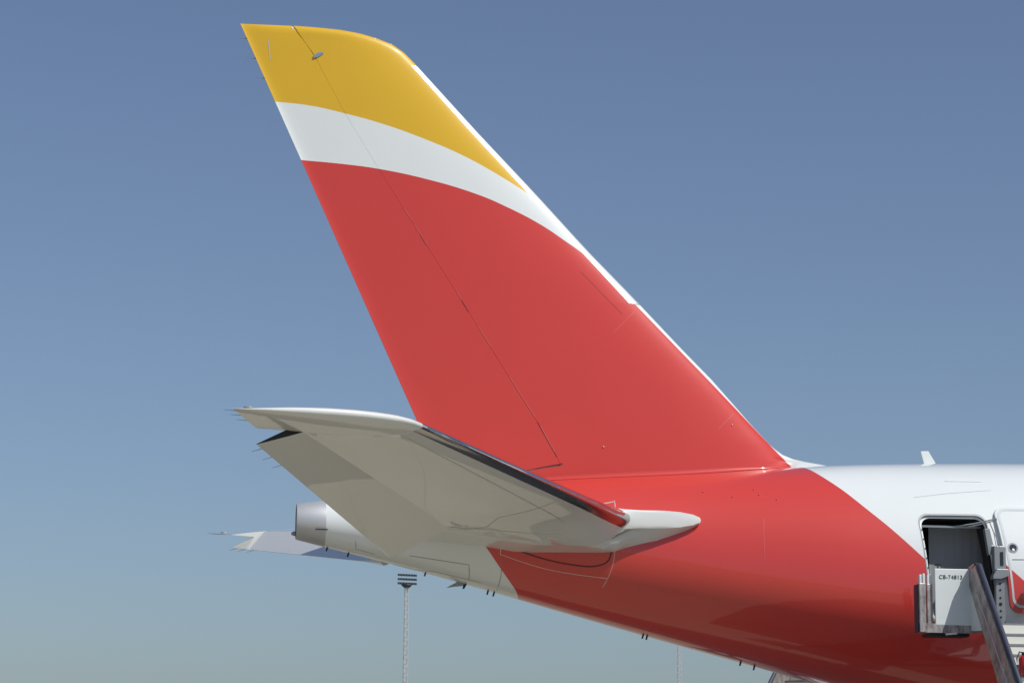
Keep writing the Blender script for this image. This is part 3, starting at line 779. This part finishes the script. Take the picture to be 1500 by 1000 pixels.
# ---- wings, engines and gear (outside the picture, kept simple)
def wing(sg):
    rows = []
    for s in np.linspace(0, 1, 10):
        y = 2.0 + 30 * s; le = 46 - 22 * s**1.05; c = 12.5 * (1 - s)**1.3 + 2.2; z = 3.6 + 2.6 * s; up = []; lo = []
        for i in range(15):
            u = (1 - math.cos(math.pi * i / 14)) / 2; h = naca(u, .12) * c + .01; up.append((le - u * c, sg * y, z + h)); lo.append((le - u * c, sg * y, z - h * .7))
        rows.append((up, lo))
    v, f = loft(rows); auto_smooth(mesh_obj('wing', v, f, M['white'], plane), 30)
    pr = [(46.5, 1.45), (46.3, 1.6), (44, 1.8), (41, 1.55), (39.6, 1.1)]; v = []; f = []
    for x, r_ in pr:
        for k in range(24): a = 2 * math.pi * k / 24; v.append((x, sg * 10.5 + r_ * math.cos(a), 2.55 + r_ * math.sin(a)))
    for i in range(4):
        for k in range(24): f.append((i * 24 + k, i * 24 + (k + 1) % 24, (i + 1) * 24 + (k + 1) % 24, (i + 1) * 24 + k))
    f.append(tuple(range(24))); f.append(tuple(96 + k for k in range(24)))
    MB().prism([(44.2, 4.2), (38.4, 4.6), (38.6, 3.4), (44.0, 3.9)], 1, sg * 10.5 - .2, sg * 10.5 + .2).build('engine_pylon', M['white'], plane)
    e = mesh_obj('engine', v, f, M['white'], plane); auto_smooth(e, 35)
    g_ = MB().tube([(34.5, sg * 5.3, .7), (34.5, sg * 5.3, 3.8)], .2, 12).build('main_gear_leg', M['galv'], plane, True)
    for dx in (-.95, .95):
        for dy in (-.6, .6): MB().tube([(34.5 + dx, sg * 5.3 + dy - .25, .66), (34.5 + dx, sg * 5.3 + dy + .25, .66)], .66, 24).build('wheel', M['tyre'], g_, True)
    MB().box((33.4, sg * 5.3 - .12, .5), (35.6, sg * 5.3 + .12, .8)).build('bogie_beam', M['galv'], g_)
wing(-1); wing(1)
g_ = MB().tube([(62, 0, .5), (62, 0, 2.8)], .14, 12).build('nose_gear_leg', M['galv'], plane, True)
for dy in (-.35, .35): MB().tube([(62, dy - .17, .5), (62, dy + .17, .5)], .5, 24).build('wheel', M['tyre'], g_, True)

# ------------------------------------------------------------------ boarding stairs
def make_stairs(label, loc, rz):
    """local frame = aircraft frame with origin (14.9, -4.0, 0)"""
    t = thing('boarding_stairs', label, 'boarding stairs', loc, rz, 'mobile boarding stairs at the rear doors')
    OX, OY = 14.9, -4.0
    def L(p): return (p[0] - OX, p[1] - OY, p[2])
    def bx(lo, hi, name, mat, bev=0, parent=t, **k): return MB().box(L(lo), L(hi)).build(name, mat, parent, False, bev, **k)
    FZ = 4.84; PYF = -3.62
    X0, X1 = 14.80, 16.25
    # platform
    bx((14.12, PYF, FZ - .10), (14.8, -3.05, FZ), 'platform_deck', M['tread'])
    bx((14.802, -4.4, FZ - .10), (X1 + .05, -3.05, FZ), 'platform_deck', M['tread'])
    MB().prism([(-3.66 - OY, FZ - .1), (-3.66 - OY, 5.62), (-4.4 - OY, 4.70)], 0, X0 - .02 - OX, X0 + .02 - OX).build('infill_panel', M['stairwhite'], t)
    bx((13.79, PYF - .02, FZ - .14), (14.80, PYF + .05, FZ + .03), 'platform_beam', M['scratch'])
    bx((14.0, -3.55, FZ - .20), (14.78, -3.1, FZ - .142), 'platform_dark_underside', M['dark'])  # near-black box under the deck
    # side panel towards the camera
    ps = bx((14.10, PYF - .025, FZ + .0), (14.86, PYF + .015, FZ + 1.06), 'side_panel', M['stairwhite'], .012)
    # lettering on the panel
    cu = bpy.data.curves.new('lettering', 'FONT'); cu.body = 'CB-74813'; cu.size = .105; cu.extrude = .004; cu.resolution_u = 6; cu.space_character = 1.08; cu.offset = .0
    to = bpy.data.objects.new('tmp', cu); C.objects.link(to); bpy.context.view_layer.update()
    me = bpy.data.meshes.new_from_object(to.evaluated_get(bpy.context.evaluated_depsgraph_get())); bpy.data.objects.remove(to)
    me.materials.clear(); me.materials.append(M['text'])
    lo = bpy.data.objects.new('panel_lettering', me); C.objects.link(lo); lo.parent = ps
    lo.location = L((14.18, PYF - .030, FZ + .87)); lo.rotation_euler = (R(90), 0, 0)
    # bumper rails at the aft edge of the platform
    for (xa, xb, ya, zt, zb) in ((13.79, 13.92, -3.60, 5.78, 4.70), (13.97, 14.08, -3.50, 5.78, 4.86)):
        r_ = bx((xa, ya - .06, zb), (xb, ya + .06, zt - .16), 'folding_rail', M['scratch'], .015)
        MB().box(L((xa + .01, ya - .05, zt - .18)), L((xa + .055, ya + .05, zt))).build('rail_cap', M['stairwhite'], r_, False, .012)
        MB().box(L((xb - .055, ya - .05, zt - .18)), L((xb - .01, ya + .05, zt + .02))).build('rail_cap', M['stairwhite'], r_, False, .012)
    bx((13.76, -3.6, 4.70), (13.79, -3.4, 5.60), 'rubber_bumper', M['rubber'], .01)
    MB().tube([L((14.28, PYF - .04, FZ - .17)), L((14.5, PYF - .04, FZ - .15))], .02, 6).build('lock_pin', M['galv'], t)
    # balustrades
    sl = 1.085
    for xx in (X0, X1):
        pts = [(-3.41, 5.86), (-3.99, 5.93), (-3.99 - 4.75, 5.93 - 4.75 * sl), (-3.99 - 4.75, 5.0 - 4.75 * sl), (-3.99, 5.19)]
        pts = [(-3.41, 5.86), (-3.99, 5.93), (-9.1, 5.93 - 5.11 * sl), (-8.3, .20), (-5.5, 3.27), (-4.0, 5.10)]
        pn = MB().prism([(y - OY, z) for y, z in pts], 0, xx - .03 - OX, xx + .03 - OX).build('balustrade', M['scratch'], t, False, .008)
        # rib along the panel
        a = Vector((xx - .035, -4.12, 5.38)); d = Vector((0, -1, -sl)); MB().tube([L(a), L(a + d * 4.2)], .014, 6).build('panel_rib', M['galv'], pn)
        hr = MB().tube([L((xx + .04, -3.85, 5.96)), L((xx + .04, -4.05, 5.94)), L((xx + .04, -9.1, 5.94 - 5.05 * sl))], .045, 10).build('handrail', M['rubber'], pn, True)
        MB().tube([L((xx, -3.42, 5.90)), L((xx, -3.85, 5.95))], .03, 8).build('end_cap', M['bright'], pn, True)
    # steps
    n = 23; dy = (8.86 - 4.4) / n; dz = FZ / (n + 1)
    rp = MB().box((X0 + .04 - OX, -4.4 + .012 - OY, -.0), (X1 - .04 - OX, -4.4 + .03 - OY, dz * .86)); 
    for i in range(n):
        z = FZ - (i + 1) * dz; ya = -4.4 - i * dy
        bx((X0 + .04, ya - dy - .02, z - .035), (X1 - .04, ya, z), 'tread', M['tread'])
        bx((X0 + .04, ya - .004, z + .001), (X1 - .04, ya + .016, z + dz - .036), 'riser', M['riser'])
    # forward platform panel beside door, its shade put into the grey colour
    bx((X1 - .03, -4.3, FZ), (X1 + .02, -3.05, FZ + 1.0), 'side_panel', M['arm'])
    # chassis
    bx((14.2, -8.7, .50), (16.8, -3.4, .80), 'chassis', M['stairwhite'], .03)
    for x in (14.45, 16.55):
        for y in (-8.2, -4.0):
            MB().tube([L((x - .13, y, .42)), L((x + .13, y, .42))], .42, 20).build('wheel', M['tyre'], t, True)
    for x in (15.3, 16.05):
        bx((x - .07, -4.0, .85), (x + .07, -3.86, FZ - .10), 'lift_column', M['galv'])
    return t
stairsA = make_stairs('white and scratched grey boarding stairs raised to the open rear door', (14.9, -4.0, 0), 0)
stairsB = make_stairs('scratched grey boarding stairs glimpsed under the red belly at the lower edge', (14.95, 9.6, 0), R(-45))

# ------------------------------------------------------------------ extinguisher on the stairs
fx = thing('fire_extinguisher', 'red fire extinguisher with black top on the boarding stairs', 'extinguisher', (15.20, -5.36, 4.84 - (4.84 / 24) * 5 + .002))
MB().tube([(0, 0, 0), (0, 0, .30), (0, 0, .36)], [.10, .10, .05], 20).build('cylinder', M['redplastic'], fx, True)
MB().tube([(0, 0, .35), (0, 0, .42)], .04, 12).build('valve', M['dark'], fx, True)
MB().tube([(0, 0, .40), (-.08, 0, .42), (-.14, -.02, .30), (-.13, -.02, .08)], .014, 8).build('hose', M['dark'], fx, True)

# ------------------------------------------------------------------ floodlight masts
def make_mast(label, x, y, H, hw, head=True):
    t = thing('floodlight_mast', label, 'floodlight mast', (x, y, 0), R(14), 'apron floodlight masts')
    ch = [(-hw, -hw), (hw, -hw), (hw, hw), (-hw, hw)]
    for cx, cy in ch: MB().tube([(cx * 1.5, cy * 1.5, 0), (cx, cy, H)], hw * .22, 6).build('leg', M['galv'], t)
    b = MB(); n = int(H / (hw * 2.9)); st = H / n
    for i in range(n):
        k0 = 1.5 - .5 * i / n; k1 = 1.5 - .5 * (i + 1) / n
        for j in range(4):
            a = ch[j]; c = ch[(j + 1) % 4]
            p = (a[0] * k0, a[1] * k0, i * st); q = (c[0] * k1, c[1] * k1, (i + 1) * st)
            b.tube([p, q] if (i + j) % 2 else [(c[0] * k0, c[1] * k0, i * st), (a[0] * k1, a[1] * k1, (i + 1) * st)], hw * .16, 4)
            b.tube([(a[0] * k1, a[1] * k1, (i + 1) * st), (c[0] * k1, c[1] * k1, (i + 1) * st)], hw * .12, 4)
    b.build('lattice', M['galv'], t)
    MB().tube([(0, 0, 0), (0, 0, H)], hw * .12, 6).build('cable_duct', M['white'], t)
    MB().tube([(0, 0, H - .15), (0, 0, H + .25)], [.35, .75], 16).build('maintenance_ring', M['lamphead'], t, True)
    if head:
        for r_ in range(3):
            zz = H + .35 + r_ * .50; MB().box((-1.15, -.05, zz - .03), (1.15, .05, zz + .03)).build('crossbar', M['lamphead'], t)
            for k in range(7):
                xx = -1.05 + k * .35; MB().prism([(-.32, zz - .17), (-.30, zz + .10), (.0, zz + .14), (.0, zz - .10)], 0, xx - .12, xx + .12).build('floodlight', M['lamphead'], t)
    return t
make_mast('tall lattice floodlight mast with three rows of lamps left of the tail', 22.67 * 1.20, -49.139 + 249.139 * 1.20, 1.35 + (24.19 - 1.35) * 1.2 - 1.1, .18)
make_mast('thin far lattice floodlight mast whose head hides behind the red belly', 62.54 * 1.22, -49.139 + 309.139 * 1.22, 38.0, .17)
